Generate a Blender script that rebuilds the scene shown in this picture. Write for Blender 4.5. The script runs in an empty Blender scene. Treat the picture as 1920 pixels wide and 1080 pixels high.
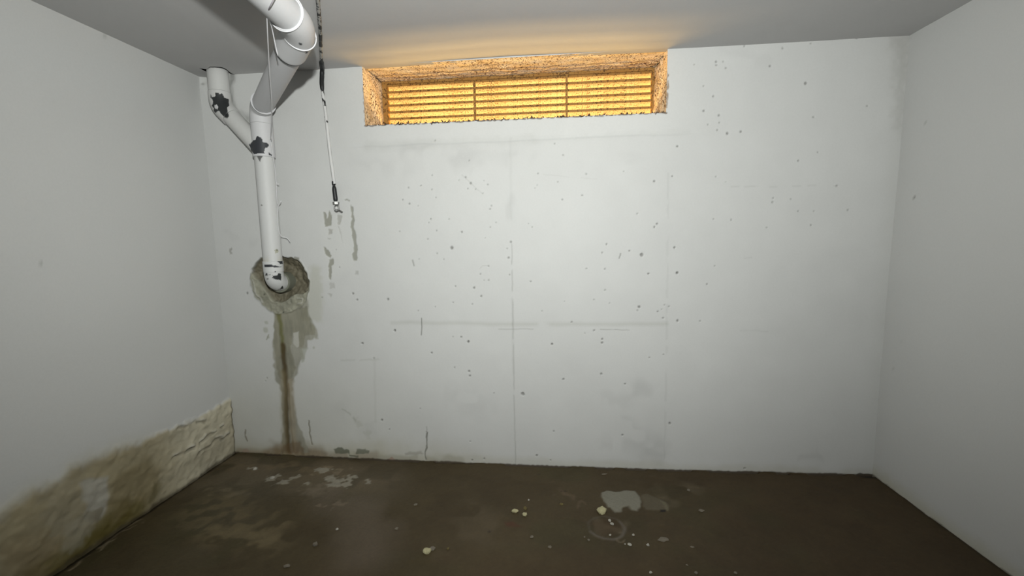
import bpy, bmesh, math, random
import numpy as np
from mathutils import Vector, Matrix

# ------------------------------------------------------------------ camera, world, lights, exposure
SC = bpy.context.scene
COL = SC.collection
CAM = np.array([2.0492, -2.4225, 1.3313])
YAW, PITCH, ROLL, FPX = -0.099, -0.1137, -0.0158, 801.5706
ALB = 0.72                               # overall reflectance scale, balanced by the exposure
W, H = 3.8024, 2.3                       # room width and height in metres; back wall is the plane y = 0

def cam_axes():
    f = np.array([math.sin(YAW)*math.cos(PITCH), math.cos(YAW)*math.cos(PITCH), math.sin(PITCH)])
    r = np.array([math.cos(YAW), -math.sin(YAW), 0.0])
    u = np.cross(r, f)
    c, s = math.cos(ROLL), math.sin(ROLL)
    return c*r + s*u, -s*r + c*u, f
AXR, AXU, AXF = cam_axes()
cd = bpy.data.cameras.new('camera')
cd.sensor_width = 36.0
cd.lens = 36.0*FPX/1920.0
cd.clip_start = 0.02
co = bpy.data.objects.new('camera', cd)
COL.objects.link(co)
m = Matrix(((AXR[0], AXU[0], -AXF[0], CAM[0]), (AXR[1], AXU[1], -AXF[1], CAM[1]), (AXR[2], AXU[2], -AXF[2], CAM[2]), (0, 0, 0, 1)))
co.matrix_world = m
SC.camera = co

world = bpy.data.worlds.new('world')
world.use_nodes = True
world.node_tree.nodes['Background'].inputs[0].default_value = (0.03, 0.03, 0.033, 1)
world.node_tree.nodes['Background'].inputs[1].default_value = 0.3
SC.world = world

def aim(o, target):
    o.rotation_euler = (Vector(target) - o.location).to_track_quat('-Z', 'Y').to_euler()

# the photographer's hand lamp, held just above the camera
sp = bpy.data.lights.new('hand_lamp', 'SPOT')
sp.energy = 148
sp.color = (0.978, 1.0, 0.968)
sp.spot_size = math.radians(156)
sp.spot_blend = 1.0
sp.shadow_soft_size = 0.022
so = bpy.data.objects.new('hand_lamp', sp)
COL.objects.link(so)
so.location = (2.06, -2.40, 1.70)
aim(so, (1.77, 0.0, 2.10))

# warm outdoor light reaching the louvred window from the light well
al = bpy.data.lights.new('light_well_lamp', 'AREA')
al.shape = 'RECTANGLE'
al.size, al.size_y = 2.3, 0.34
al.energy = 70
al.color = (1.0, 0.66, 0.25)
ao = bpy.data.objects.new('light_well_lamp', al)
COL.objects.link(ao)
ao.location = (1.82, 0.88, 1.61)
aim(ao, (1.82, 0.18, 2.22))

SC.view_settings.view_transform = 'Standard'
SC.view_settings.look = 'None'
SC.view_settings.gamma = 1.0
SC.view_settings.use_curve_mapping = False
SC.view_settings.exposure = 0.80

# ------------------------------------------------------------------ helpers
def ray(px, py):
    return AXR*((px-960)/FPX) - AXU*((py-540)/FPX) + AXF
def hit(axis, val, px, py):
    d = ray(px, py)
    return CAM + d*(val-CAM[axis])/d[axis]
def onback(px, py, y=0.0):
    p = hit(1, y, px, py); return p[0], p[2]
def onfloor(px, py):
    p = hit(2, 0.0, px, py); return p[0], p[1]
def onleft(px, py):
    p = hit(0, 0.0, px, py); return -p[1], p[2]
def onright(px, py):
    p = hit(0, W, px, py); return -p[1], p[2]

def smooth(a, b, x):
    t = np.clip((x-a)/(b-a), 0, 1); return t*t*(3-2*t)

_lat = {}
def vnoise(x, y, scale, seed=0):
    if seed not in _lat:
        _lat[seed] = np.random.RandomState(seed+11).rand(256, 256)
    L = _lat[seed]
    u, v = x/scale, y/scale
    i, j = np.floor(u).astype(int), np.floor(v).astype(int)
    fu, fv = u-i, v-j
    fu, fv = fu*fu*(3-2*fu), fv*fv*(3-2*fv)
    i0, i1, j0, j1 = i & 255, (i+1) & 255, j & 255, (j+1) & 255
    return (L[i0, j0]*(1-fu)+L[i1, j0]*fu)*(1-fv) + (L[i0, j1]*(1-fu)+L[i1, j1]*fu)*fv
def fbm(x, y, scale, octaves=4, seed=0):
    s, a, t = 0, 1.0, 0
    for k in range(octaves):
        s = s + a*vnoise(x+k*3.7, y+k*1.9, scale/(2**k), seed+k); t += a; a *= 0.55
    return s/t

def poly_sd(x, y, pts):
    """signed distance to a closed polygon, negative inside"""
    P = np.array(pts, float); n = len(P)
    d = np.full(x.shape, 1e9); inside = np.zeros(x.shape, bool)
    for k in range(n):
        a, b = P[k], P[(k+1) % n]
        e = b-a; L2 = max(e@e, 1e-12)
        t = np.clip(((x-a[0])*e[0]+(y-a[1])*e[1])/L2, 0, 1)
        d = np.minimum(d, np.hypot(x-a[0]-t*e[0], y-a[1]-t*e[1]))
        if a[1] != b[1]:
            c = ((a[1] > y) != (b[1] > y)) & (x < (b[0]-a[0])*(y-a[1])/(b[1]-a[1])+a[0])
            inside ^= c
    return np.where(inside, -d, d)
def line_d(x, y, pts):
    d = np.full(x.shape, 1e9)
    for a, b in zip(pts[:-1], pts[1:]):
        a, b = np.array(a, float), np.array(b, float); e = b-a; L2 = max(e@e, 1e-12)
        t = np.clip(((x-a[0])*e[0]+(y-a[1])*e[1])/L2, 0, 1)
        d = np.minimum(d, np.hypot(x-a[0]-t*e[0], y-a[1]-t*e[1]))
    return d

class Sheet:
    """a dense sheet of wall, floor or ceiling: its own relief, colour and openings"""
    def __init__(s, us, vs, base):
        s.us, s.vs = us, vs
        s.U, s.V = np.meshgrid(us, vs, indexing='ij')
        s.C = np.ones(s.U.shape+(3,))*np.array(base)
        s.D = np.zeros(s.U.shape)
        s.keep = np.ones((len(us)-1, len(vs)-1), bool)
    def win(s, pts, pad):
        P = np.array(pts)
        i0, i1 = np.searchsorted(s.us, [P[:, 0].min()-pad, P[:, 0].max()+pad])
        j0, j1 = np.searchsorted(s.vs, [P[:, 1].min()-pad, P[:, 1].max()+pad])
        return slice(max(i0, 0), i1), slice(max(j0, 0), j1)
    def apply(s, w, mask, color=None, k=1.0, depth=0.0):
        m = np.clip(mask*k, 0, 1)
        if color is not None:
            s.C[w] = s.C[w]*(1-m[..., None]) + np.array(color)*m[..., None]
        s.D[w] += mask*depth
    def mul(s, w, mask, f):
        s.C[w] *= 1-mask[..., None]*(1-np.array(f))
    def poly(s, pts, color, k=1.0, soft=0.004, warp=0.006, wscale=0.02, depth=0.0, seed=5, multiply=False):
        w = s.win(pts, soft*3+warp*2)
        x, y = s.U[w], s.V[w]
        if x.size == 0: return
        xx = x+(vnoise(x, y, wscale, seed)-.5)*2*warp; yy = y+(vnoise(x, y, wscale, seed+1)-.5)*2*warp
        mk = 1-smooth(-soft, soft, poly_sd(xx, yy, pts))
        if multiply: s.mul(w, mk*k, color); s.D[w] += mk*depth
        else: s.apply(w, mk, color, k, depth)
    def line(s, pts, width, color, k=1.0, warp=0.003, wscale=0.03, depth=0.0, soft=None, seed=9, breakup=0.0, multiply=False):
        soft = soft or width*.6
        w = s.win(pts, width+soft*2+warp*2)
        x, y = s.U[w], s.V[w]
        if x.size == 0: return
        xx = x+(vnoise(x, y, wscale, seed)-.5)*2*warp; yy = y+(vnoise(x, y, wscale, seed+1)-.5)*2*warp
        mk = 1-smooth(width*.5-soft*.5, width*.5+soft, line_d(xx, yy, pts))
        if breakup > 0: mk = mk*smooth(breakup-.12, breakup+.12, vnoise(x, y, wscale*1.3, seed+2))
        if multiply: s.mul(w, mk*k, color); s.D[w] += mk*depth
        else: s.apply(w, mk, color, k, depth)
    def dot(s, p, r, color, k=1.0, depth=0.0, seed=3):
        w = s.win([p], r*2.5)
        x, y = s.U[w], s.V[w]
        if x.size == 0: return
        d = np.hypot(x-p[0], y-p[1])*(0.75+.5*vnoise(x, y, r, seed))
        mk = 1-smooth(r*.5, r*1.25, d)
        s.apply(w, mk, color, k, depth)
    def build(s, name, mat, place, flip=False, parent=None):
        P = np.stack(place(s.U, s.V, s.D), -1).reshape(-1, 3)
        nu, nv = s.U.shape
        idx = np.arange(nu*nv).reshape(nu, nv)
        q = np.stack([idx[:-1, :-1], idx[1:, :-1], idx[1:, 1:], idx[:-1, 1:]], -1)[s.keep]
        if flip: q = q[:, ::-1]
        n = len(q)
        me = bpy.data.meshes.new(name)
        me.vertices.add(len(P)); me.vertices.foreach_set('co', P.astype(np.float32).ravel())
        me.loops.add(n*4); me.loops.foreach_set('vertex_index', q.astype(np.int32).ravel())
        me.polygons.add(n); me.polygons.foreach_set('loop_start', np.arange(0, n*4, 4, dtype=np.int32))
        me.update(calc_edges=True)
        at = me.attributes.new('surface_colour', 'FLOAT_COLOR', 'POINT')
        rgba = np.ones((len(P), 4), np.float32); rgba[:, :3] = np.clip(s.C.reshape(-1, 3)*ALB, 0, 1)
        at.data.foreach_set('color', rgba.ravel())
        me.polygons.foreach_set('use_smooth', np.ones(n, bool))
        me.materials.append(mat)
        me.validate()
        o = bpy.data.objects.new(name, me); COL.objects.link(o)
        if parent: o.parent = parent
        return o

def obj(name, bm, mat, parent=None, smooth_shade=True):
    me = bpy.data.meshes.new(name)
    bmesh.ops.recalc_face_normals(bm, faces=bm.faces)
    bm.to_mesh(me); bm.free()
    if smooth_shade:
        me.polygons.foreach_set('use_smooth', np.ones(len(me.polygons), bool))
    me.materials.append(mat)
    o = bpy.data.objects.new(name, me); COL.objects.link(o)
    if parent is not None: o.parent = parent
    return o
def tag(o, label, cat, group=None):
    o['label'] = label; o['category'] = cat
    if group: o['group'] = group
    return o
def thing(name, loc, label, cat):
    o = bpy.data.objects.new(name, None); COL.objects.link(o)
    o.location = loc; o.empty_display_size = 0.05
    return tag(o, label, cat)
def child(o, parent):
    """parent a mesh whose vertices are in world space"""
    o.parent = parent
    o.matrix_parent_inverse = Matrix.Translation(-Vector(parent.location))
    return o
def structure(o):
    o['kind'] = 'structure'; return o

# ------------------------------------------------------------------ materials
def new_mat(name):
    mt = bpy.data.materials.new(name); mt.use_nodes = True
    nt = mt.node_tree; b = nt.nodes['Principled BSDF']
    return mt, nt, b
def N(nt, kind, **kw):
    n = nt.nodes.new(kind)
    for k, v in kw.items():
        if k in n.inputs: n.inputs[k].default_value = v
        else: setattr(n, k, v)
    return n
def sheet_mat(name, rough, grain=0.05, grain_scale=300, bump=0.2, bump_scale=60, bump_dist=0.004, spec=0.3):
    """colour from the sheet's own surface colour, with fine grain and relief"""
    mt, nt, b = new_mat(name); L = nt.links.new
    at = N(nt, 'ShaderNodeAttribute', attribute_name='surface_colour')
    tc = N(nt, 'ShaderNodeTexCoord')
    n1 = N(nt, 'ShaderNodeTexNoise', Scale=grain_scale, Detail=3.0)
    L(tc.outputs['Object'], n1.inputs['Vector'])
    mr = N(nt, 'ShaderNodeMapRange'); mr.inputs['To Min'].default_value = 1-grain*2; mr.inputs['To Max'].default_value = 1+grain*2
    L(n1.outputs['Fac'], mr.inputs['Value'])
    mx = N(nt, 'ShaderNodeVectorMath', operation='SCALE')
    L(at.outputs['Color'], mx.inputs[0]); L(mr.outputs['Result'], mx.inputs['Scale'])
    L(mx.outputs['Vector'], b.inputs['Base Color'])
    n2 = N(nt, 'ShaderNodeTexNoise', Scale=bump_scale, Detail=5.0, Roughness=0.6)
    L(tc.outputs['Object'], n2.inputs['Vector'])
    bp = N(nt, 'ShaderNodeBump', Strength=bump, Distance=bump_dist)
    L(n2.outputs['Fac'], bp.inputs['Height']); L(bp.outputs['Normal'], b.inputs['Normal'])
    b.inputs['Roughness'].default_value = rough
    b.inputs['Specular IOR Level'].default_value = spec
    return mt
def plain_mat(name, c, rough=0.5, var=0.08, scale=40, bump=0.1, metal=0.0, spec=0.4):
    c = tuple(v*ALB for v in c)
    mt, nt, b = new_mat(name); L = nt.links.new
    tc = N(nt, 'ShaderNodeTexCoord')
    n1 = N(nt, 'ShaderNodeTexNoise', Scale=scale, Detail=4.0)
    L(tc.outputs['Object'], n1.inputs['Vector'])
    cr = N(nt, 'ShaderNodeValToRGB')
    cr.color_ramp.elements[0].position = .3; cr.color_ramp.elements[1].position = .7
    cr.color_ramp.elements[0].color = tuple(v*(1-var) for v in c)+(1,)
    cr.color_ramp.elements[1].color = tuple(min(1, v*(1+var)) for v in c)+(1,)
    L(n1.outputs['Fac'], cr.inputs['Fac']); L(cr.outputs['Color'], b.inputs['Base Color'])
    bp = N(nt, 'ShaderNodeBump', Strength=bump, Distance=0.002)
    L(n1.outputs['Fac'], bp.inputs['Height']); L(bp.outputs['Normal'], b.inputs['Normal'])
    b.inputs['Roughness'].default_value = rough; b.inputs['Metallic'].default_value = metal
    b.inputs['Specular IOR Level'].default_value = spec
    return mt
def speckle_mat(name, c, dark, scale, lo, hi, patch_scale, rough=0.8, bump=0.4):
    """plaster or painted metal dotted with dark grime"""
    mt, nt, b = new_mat(name); L = nt.links.new
    tc = N(nt, 'ShaderNodeTexCoord')
    n0 = N(nt, 'ShaderNodeTexNoise', Scale=9.0, Detail=5.0); L(tc.outputs['Object'], n0.inputs['Vector'])
    cr0 = N(nt, 'ShaderNodeValToRGB')
    cr0.color_ramp.elements[0].position = .35; cr0.color_ramp.elements[1].position = .65
    cr0.color_ramp.elements[0].color = tuple(v*f for v, f in zip(c, (.96, .87, .74)))+(1,)
    cr0.color_ramp.elements[1].color = tuple(c)+(1,)
    L(n0.outputs['Fac'], cr0.inputs['Fac'])
    n1 = N(nt, 'ShaderNodeTexNoise', Scale=scale, Detail=2.0, Roughness=0.55, Distortion=0.6); L(tc.outputs['Object'], n1.inputs['Vector'])
    n2 = N(nt, 'ShaderNodeTexNoise', Scale=patch_scale, Detail=2.0); L(tc.outputs['Object'], n2.inputs['Vector'])
    ad = N(nt, 'ShaderNodeMath', operation='MULTIPLY_ADD'); ad.inputs[1].default_value = 0.22
    L(n2.outputs['Fac'], ad.inputs[0]); L(n1.outputs['Fac'], ad.inputs[2])
    mr = N(nt, 'ShaderNodeMapRange'); mr.inputs['From Min'].default_value = lo; mr.inputs['From Max'].default_value = hi
    L(ad.outputs[0], mr.inputs['Value'])
    mx = N(nt, 'ShaderNodeMix', data_type='RGBA'); mx.inputs[7].default_value = tuple(dark)+(1,)
    L(mr.outputs['Result'], mx.inputs[0]); L(cr0.outputs['Color'], mx.inputs[6]); L(mx.outputs[2], b.inputs['Base Color'])
    bp = N(nt, 'ShaderNodeBump', Strength=bump, Distance=0.004)
    L(n1.outputs['Fac'], bp.inputs['Height']); L(bp.outputs['Normal'], b.inputs['Normal'])
    b.inputs['Roughness'].default_value = rough; b.inputs['Specular IOR Level'].default_value = .2
    return mt

M_WALL = sheet_mat('painted_concrete', 0.62, grain=.02, grain_scale=120, bump=.12, bump_scale=35, bump_dist=.004)
M_PLASTER = sheet_mat('white_plaster', 0.6, grain=.02, grain_scale=140, bump=.1, bump_scale=25, bump_dist=.004)
M_CEIL = sheet_mat('ceiling_paint', 0.7, grain=.015, grain_scale=90, bump=.08, bump_scale=20)
M_FLOOR = sheet_mat('dirty_concrete_floor', 0.62, grain=.09, grain_scale=90, bump=.35, bump_scale=70, bump_dist=.003, spec=.25)
M_PIPE = sheet_mat('painted_pipe', 0.55, grain=.015, grain_scale=80, bump=.1, bump_scale=45, bump_dist=.002, spec=.4)
M_CORD = plain_mat('white_cord', (.83, .83, .85), .6, .05, 400)
M_BLACK = plain_mat('black_rubber', (.012, .014, .016), .45, .3, 90, .3)
M_GALV = plain_mat('galvanised_steel', (.35, .35, .34), .4, .3, 120, .3, metal=.8)
M_GREYPVC = plain_mat('grey_pvc', (.20, .215, .185), .55, .15, 30)
M_REVEAL = speckle_mat('grimy_plaster', (.98, .86, .66), (.18, .085, .035), 100, .675, .705, 7)
M_REVEAL2 = speckle_mat('rough_side_plaster', (.88, .72, .50), (.13, .06, .02), 110, .655, .71, 9, bump=.8)
M_SLAT = speckle_mat('speckled_slat_paint', (.43, .345, .175), (.12, .05, .012), 150, .66, .70, 5, .6, .15)
M_FRAME = speckle_mat('rusty_frame_paint', (.34, .19, .055), (.10, .045, .012), 90, .66, .72, 9, .6, .3)
M_SILL = speckle_mat('dirty_sill', (.16, .09, .04), (.04, .02, .01), 80, .62, .7, 9)
M_WELL = plain_mat('light_well_render', (.8, .68, .42), .8, .08, 12)
M_DIRT = plain_mat('dark_dirt', (.06, .035, .02), .9, .5, 200, .5)
M_VOID = plain_mat('dark_cavity', (.02, .02, .018), .9, .3, 30)

# ------------------------------------------------------------------ back wall
WX0, WX1, WZ0, WZ1 = 0.988, 2.642, 1.984, 2.3035      # the window opening
def ticks(parts, step):
    out = []
    for a, b in zip(parts[:-1], parts[1:]):
        n = max(1, int(round((b-a)/step))); out.append(np.linspace(a, b, n+1)[:-1])
    return np.concatenate(out+[[parts[-1]]])
PAINT = np.array([.705, .71, .695])
bw = Sheet(ticks([-.03, WX0, WX1, W+.04], .004), ticks([-.05, WZ0, WZ1, H+.03], .004), PAINT)
X, Z = bw.U, bw.V
n_big = fbm(X, Z, .7, 4, 21); n_mid = fbm(X, Z, .12, 3, 31)
bw.C *= (1 + (n_big-.5)*.10 + (n_mid-.5)*.045)[..., None]
bw.D += (n_big-.5)*.006 + (n_mid-.5)*.0018            # positive = out of the wall, towards the room
cx = (bw.us[:-1]+bw.us[1:])/2; cz = (bw.vs[:-1]+bw.vs[1:])/2
bw.keep &= ~((cx[:, None] > WX0) & (cx[:, None] < WX1) & (cz[None, :] > WZ0) & (cz[None, :] < WZ1))
B = lambda pts: [onback(*p) for p in pts]
# dingier tone towards the bottom left and along the foot
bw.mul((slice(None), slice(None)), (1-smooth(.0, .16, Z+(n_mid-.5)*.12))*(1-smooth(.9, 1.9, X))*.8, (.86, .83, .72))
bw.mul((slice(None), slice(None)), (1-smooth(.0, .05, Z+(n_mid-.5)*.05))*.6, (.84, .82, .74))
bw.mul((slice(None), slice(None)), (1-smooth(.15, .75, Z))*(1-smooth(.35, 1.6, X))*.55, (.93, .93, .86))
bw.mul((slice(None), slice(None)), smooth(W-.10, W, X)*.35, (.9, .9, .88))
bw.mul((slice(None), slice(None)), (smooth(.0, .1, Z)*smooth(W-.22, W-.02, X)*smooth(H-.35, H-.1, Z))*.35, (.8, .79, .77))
# raised parge collar round the window, its ledge's light and shade put into colour
zc = onback(960, 264)[1]+(vnoise(X, X*0, .1, 41)-.5)*.008
cm = smooth(zc-.006, zc+.005, Z)*smooth(.75, 1.05, X)*(1-smooth(2.62, 2.95, X))
bw.D += cm*.0035; bw.mul((slice(None), slice(None)), cm, (1.03, 1.03, 1.03))
bw.line(B([(690, 274), (1000, 262)]), .03, (.90, .90, .89), k=.6, soft=.03, warp=.012, multiply=True)
bw.line(B([(1000, 262), (1290, 246)]), .015, (.93, .93, .92), k=.5, soft=.02, warp=.01, multiply=True)
for pts, wd, kk in [([(770, 285), (880, 300)], .06, .7), ([(900, 288), (990, 300)], .05, .35), ([(660, 300), (760, 320)], .05, .3),  # grey smudges on the paint
                    ([(1180, 290), (1240, 300)], .04, .3), ([(1175, 805), (1235, 850)], .07, .9), ([(1195, 728), (1210, 735)], .05, .8),
                    ([(1140, 830), (1200, 850)], .06, .5), ([(860, 745), (900, 760)], .09, .5), ([(1140, 750), (1180, 745)], .05, .4),
                    ([(1490, 855), (1560, 856)], .03, .6), ([(1350, 100), (1450, 110)], .05, .25), ([(640, 760), (690, 800)], .08, .35),
                    ([(425, 440), (475, 455)], .03, .35), ([(960, 370), (958, 412)], .03, .5)]:
    bw.line(B(pts), wd, (.86, .86, .86), k=kk, soft=wd, warp=.03, wscale=.05, breakup=.38, multiply=True)
# formwork joints, scratches and cracks
DK = (.36, .36, .34)
bw.line(B([(957, 260), (958, 410)]), .006, DK, k=.13, warp=.003, soft=.012)
bw.line(B([(959, 450), (961, 560), (962, 620), (965, 800), (967, 872)]), .003, DK, k=.5, warp=.002, soft=.005, depth=-.001, breakup=.3)
bw.line(B([(960, 560), (963, 700)]), .010, DK, k=.14, warp=.002, soft=.01)
bw.line(B([(735, 605), (850, 606), (960, 608), (1090, 608), (1250, 607)]), .012, (.82, .82, .79), k=.65, warp=.004, soft=.016, wscale=.08, breakup=.15, multiply=True)
bw.line(B([(935, 617), (1000, 617)]), .002, DK, k=.6, warp=.002, soft=.004, breakup=.25)
bw.line(B([(1126, 618), (1150, 618), (1180, 619)]), .002, DK, k=.65, warp=.002, soft=.004, breakup=.25)
bw.line(B([(1253, 325), (1252, 400), (1250, 640), (1246, 860)]), .004, (.8, .8, .8), k=.45, warp=.002, soft=.010, multiply=True, breakup=.35)
bw.line(B([(790, 597), (791, 612), (790, 628)]), .003, (.22, .22, .2), k=.9, warp=.001, soft=.004, depth=-.002)
bw.line(B([(640, 676), (712, 674)]), .005, (.78, .78, .76), k=.6, warp=.003, soft=.01, multiply=True, breakup=.3)
bw.line(B([(702, 674), (704, 790)]), .004, (.84, .84, .82), k=.5, warp=.002, soft=.012, multiply=True)
bw.line(B([(1360, 350), (1570, 348)]), .003, (.75, .75, .74), k=.45, warp=.004, soft=.007, multiply=True, breakup=.5)
bw.line(B([(1390, 620), (1490, 621)]), .003, (.8, .8, .8), k=.45, warp=.004, soft=.007, multiply=True, breakup=.5)
bw.line(B([(1395, 485), (1410, 483)]), .004, (.8, .8, .8), k=.5, multiply=True)
bw.line(B([(579, 790), (580, 812), (585, 833)]), .007, (.23, .21, .15), k=.75, warp=.004, wscale=.02, depth=-.003, breakup=.2)
bw.line(B([(801, 812), (799, 828), (801, 838), (797, 850), (799, 862)]), .006, (.22, .22, .19), k=.9, warp=.005, wscale=.02, depth=-.004)
bw.line(B([(799, 800), (800, 806)]), .005, DK, k=.6)
bw.line(B([(460, 806), (461, 818), (464, 826)]), .008, (.26, .24, .18), k=.8, warp=.004, wscale=.015, breakup=.2)
bw.line(B([(639, 768), (655, 774), (668, 790)]), .007, (.4, .4, .35), k=.45, warp=.006, wscale=.02, breakup=.4)
bw.line(B([(672, 790), (690, 815)]), .03, (.45, .45, .38), k=.3, warp=.015, wscale=.02, breakup=.5)
# mould and rust tints along the foot of the wall
for a, b, hgt, col, kk in [(448, 520, .030, (.34, .25, .15), .55), (520, 590, .055, (.26, .19, .10), .75), (590, 700, .025, (.36, .30, .22), .6),
                           (700, 860, .018, (.40, .38, .30), .5)]:
    y0 = 849+(a-443)*.035; y1 = 849+(b-443)*.035
    bw.line(B([(a, y0), (b, y1)]), hgt*2, col, k=kk, warp=.02, wscale=.05, soft=hgt, breakup=.3, seed=a)
bw.poly(B([(625, 842), (640, 838), (656, 845), (656, 851), (630, 850)]), (.16, .17, .12), k=.85, soft=.004)
bw.poly(B([(668, 842), (684, 842), (694, 846), (692, 851), (668, 850)]), (.17, .18, .13), k=.8, soft=.004)
bw.poly(B([(654, 852), (672, 853), (672, 857), (655, 855)]), (.14, .14, .10), k=.8, soft=.003)
bw.poly(B([(758, 849), (790, 845), (795, 851), (760, 854)]), (.33, .31, .26), k=.5, soft=.006)
bw.poly(B([(718, 866), (735, 857), (742, 862), (736, 868)]), (.36, .16, .11), k=.5, soft=.005)
bw.poly(B([(455, 845), (463, 841), (470, 848), (456, 850)]), (.45, .33, .26), k=.6, soft=.004)
# the long damp stain below the pipe
OL = (.24, .228, .15)
bw.poly(B([(567, 578), (560, 600), (602, 605), (606, 560), (600, 500), (583, 498)]), (.50, .50, .40), k=.45, soft=.02, warp=.01)
bw.poly(B([(512, 580), (576, 560), (577, 592), (593, 620), (597, 635), (590, 632), (578, 640), (578, 652), (566, 655), (569, 672), (562, 680),
           (558, 700), (550, 712), (547, 735), (556, 790), (568, 815), (578, 848), (528, 848), (531, 790), (527, 730), (516, 712), (511, 660), (514, 610)]),
        (.33, .32, .25), k=.80, soft=.008, warp=.008, wscale=.025)
bw.poly(B([(515, 585), (575, 575), (592, 620), (590, 628), (572, 630), (568, 652), (560, 652), (560, 625), (548, 622), (545, 655), (555, 690), (548, 705), (535, 720), (520, 700), (513, 640)]),
        OL, k=.5, soft=.006, warp=.006, wscale=.02)
bw.poly(B([(549, 624), (560, 622), (561, 650), (556, 652), (550, 645)]), (.60, .59, .53), k=.9, soft=.004, warp=.003)
bw.poly(B([(562, 655), (574, 650), (572, 676), (566, 680)]), (.40, .41, .33), k=.6, soft=.005)
bw.line(B([(521, 585), (526, 610), (529, 640), (530, 660)]), .018, (.17, .17, .045), k=.75, soft=.014, warp=.004)
bw.line(B([(530, 648), (534, 690), (537, 730), (538, 790), (541, 846)]), .024, (.095, .066, .026), k=.92, soft=.016, warp=.004)
bw.line(B([(531, 700), (533, 790), (534, 848)]), .030, (.30, .25, .14), k=.45, soft=.02, warp=.005)
bw.line(B([(545, 715), (549, 780), (553, 846)]), .025, (.40, .34, .24), k=.6, soft=.02, warp=.006)
bw.line(B([(541, 720), (546, 800), (552, 846)]), .006, (.24, .18, .09), k=.5, soft=.006)
bw.poly(B([(529, 835), (560, 825), (572, 850), (528, 850)]), (.19, .12, .06), k=.6, soft=.012, warp=.01)
for p, r in [((499, 605), .012), ((498, 619), .02), ((503, 632), .010), ((588, 652), .008)]:
    bw.dot(onback(*p), r, (.42, .42, .34), .6)
bw.line(B([(504, 628), (500, 637)]), .006, (.33, .33, .26), k=.7)
w = (slice(int(np.searchsorted(bw.us, .30)), int(np.searchsorted(bw.us, .66))), slice(0, int(np.searchsorted(bw.vs, .95))))
dk = 1-smooth(.30, .58, bw.C[w].mean(-1))
sn = fbm(X[w], Z[w]*.22, .018, 3, 301)*.6+fbm(X[w], Z[w], .05, 3, 305)*.4
bw.C[w] *= (1+dk*(sn-.5)*.6)[..., None]
# chipped streaks below the cable anchor
CH = (.36, .36, .31); CH2 = (.40, .395, .36)
for pts, c, k in [([(606, 397), (611, 399), (613, 411), (617, 395), (622, 408), (621, 424), (609, 425), (607, 412)], CH, .95),
                  ([(615, 430), (623, 430), (623, 437), (616, 440)], CH2, .7), ([(613, 446), (620, 448), (618, 450)], CH2, .6),
                  ([(606, 462), (611, 465), (617, 473), (621, 480), (619, 485), (614, 480), (609, 475)], CH, .95),
                  ([(616, 487), (624, 485), (626, 492), (622, 500), (621, 525), (617, 522), (616, 500)], CH, .95),
                  ([(632, 404), (640, 404), (638, 421), (633, 420)], CH2, .65), ([(634, 424), (636, 424), (640, 440), (643, 455)], CH2, .45),
                  ([(657, 385), (662, 387), (662, 402), (664, 414), (663, 424), (668, 445), (670, 470), (669, 490), (663, 489), (659, 478), (664, 470), (660, 440), (656, 418), (659, 412)], CH, .9),
                  ([(646, 373), (655, 374), (655, 377), (648, 376)], CH, .8), ([(617, 530), (626, 530), (628, 540), (618, 542)], CH2, .4),
                  ([(430, 466), (434, 465), (434, 476), (430, 478)], CH2, .8), ([(665, 508), (672, 508), (671, 516), (666, 515)], CH2, .5),
                  ([(614, 550), (622, 552), (620, 558)], CH2, .5)]:
    bw.poly(B(pts), c, k=k, soft=.0035, warp=.004, wscale=.012, depth=-.0025*k)
bw.poly(B([(600, 395), (655, 395), (660, 500), (610, 530)]), (1.03, 1.03, 1.02), k=.7, soft=.02, multiply=True)
bw.line([(WX0-.004, WZ0-.002), (WX1+.006, WZ0-.002)], .005, (.09, .055, .03), k=.95, warp=.003, wscale=.012, soft=.003, breakup=.18)
bw.line([(WX0-.004, WZ0+.01), (WX0-.001, 2.2)], .004, (.3, .2, .12), k=.7, warp=.003, wscale=.012, breakup=.4)
bw.line([(WX1+.003, WZ0), (WX1+.003, 2.2)], .010, (.30, .19, .10), k=.8, warp=.006, wscale=.012, soft=.003, breakup=.42)
bw.poly(B([(1668, 66), (1706, 66), (1700, 120), (1696, 260), (1680, 230), (1684, 120)]), (.80, .79, .78), k=.8, soft=.05, warp=.02, multiply=True)
bw.poly(B([(1630, 896), (1605, 893), (1612, 888), (1640, 888)]), (.05, .045, .03), k=.9, soft=.004)
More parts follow.
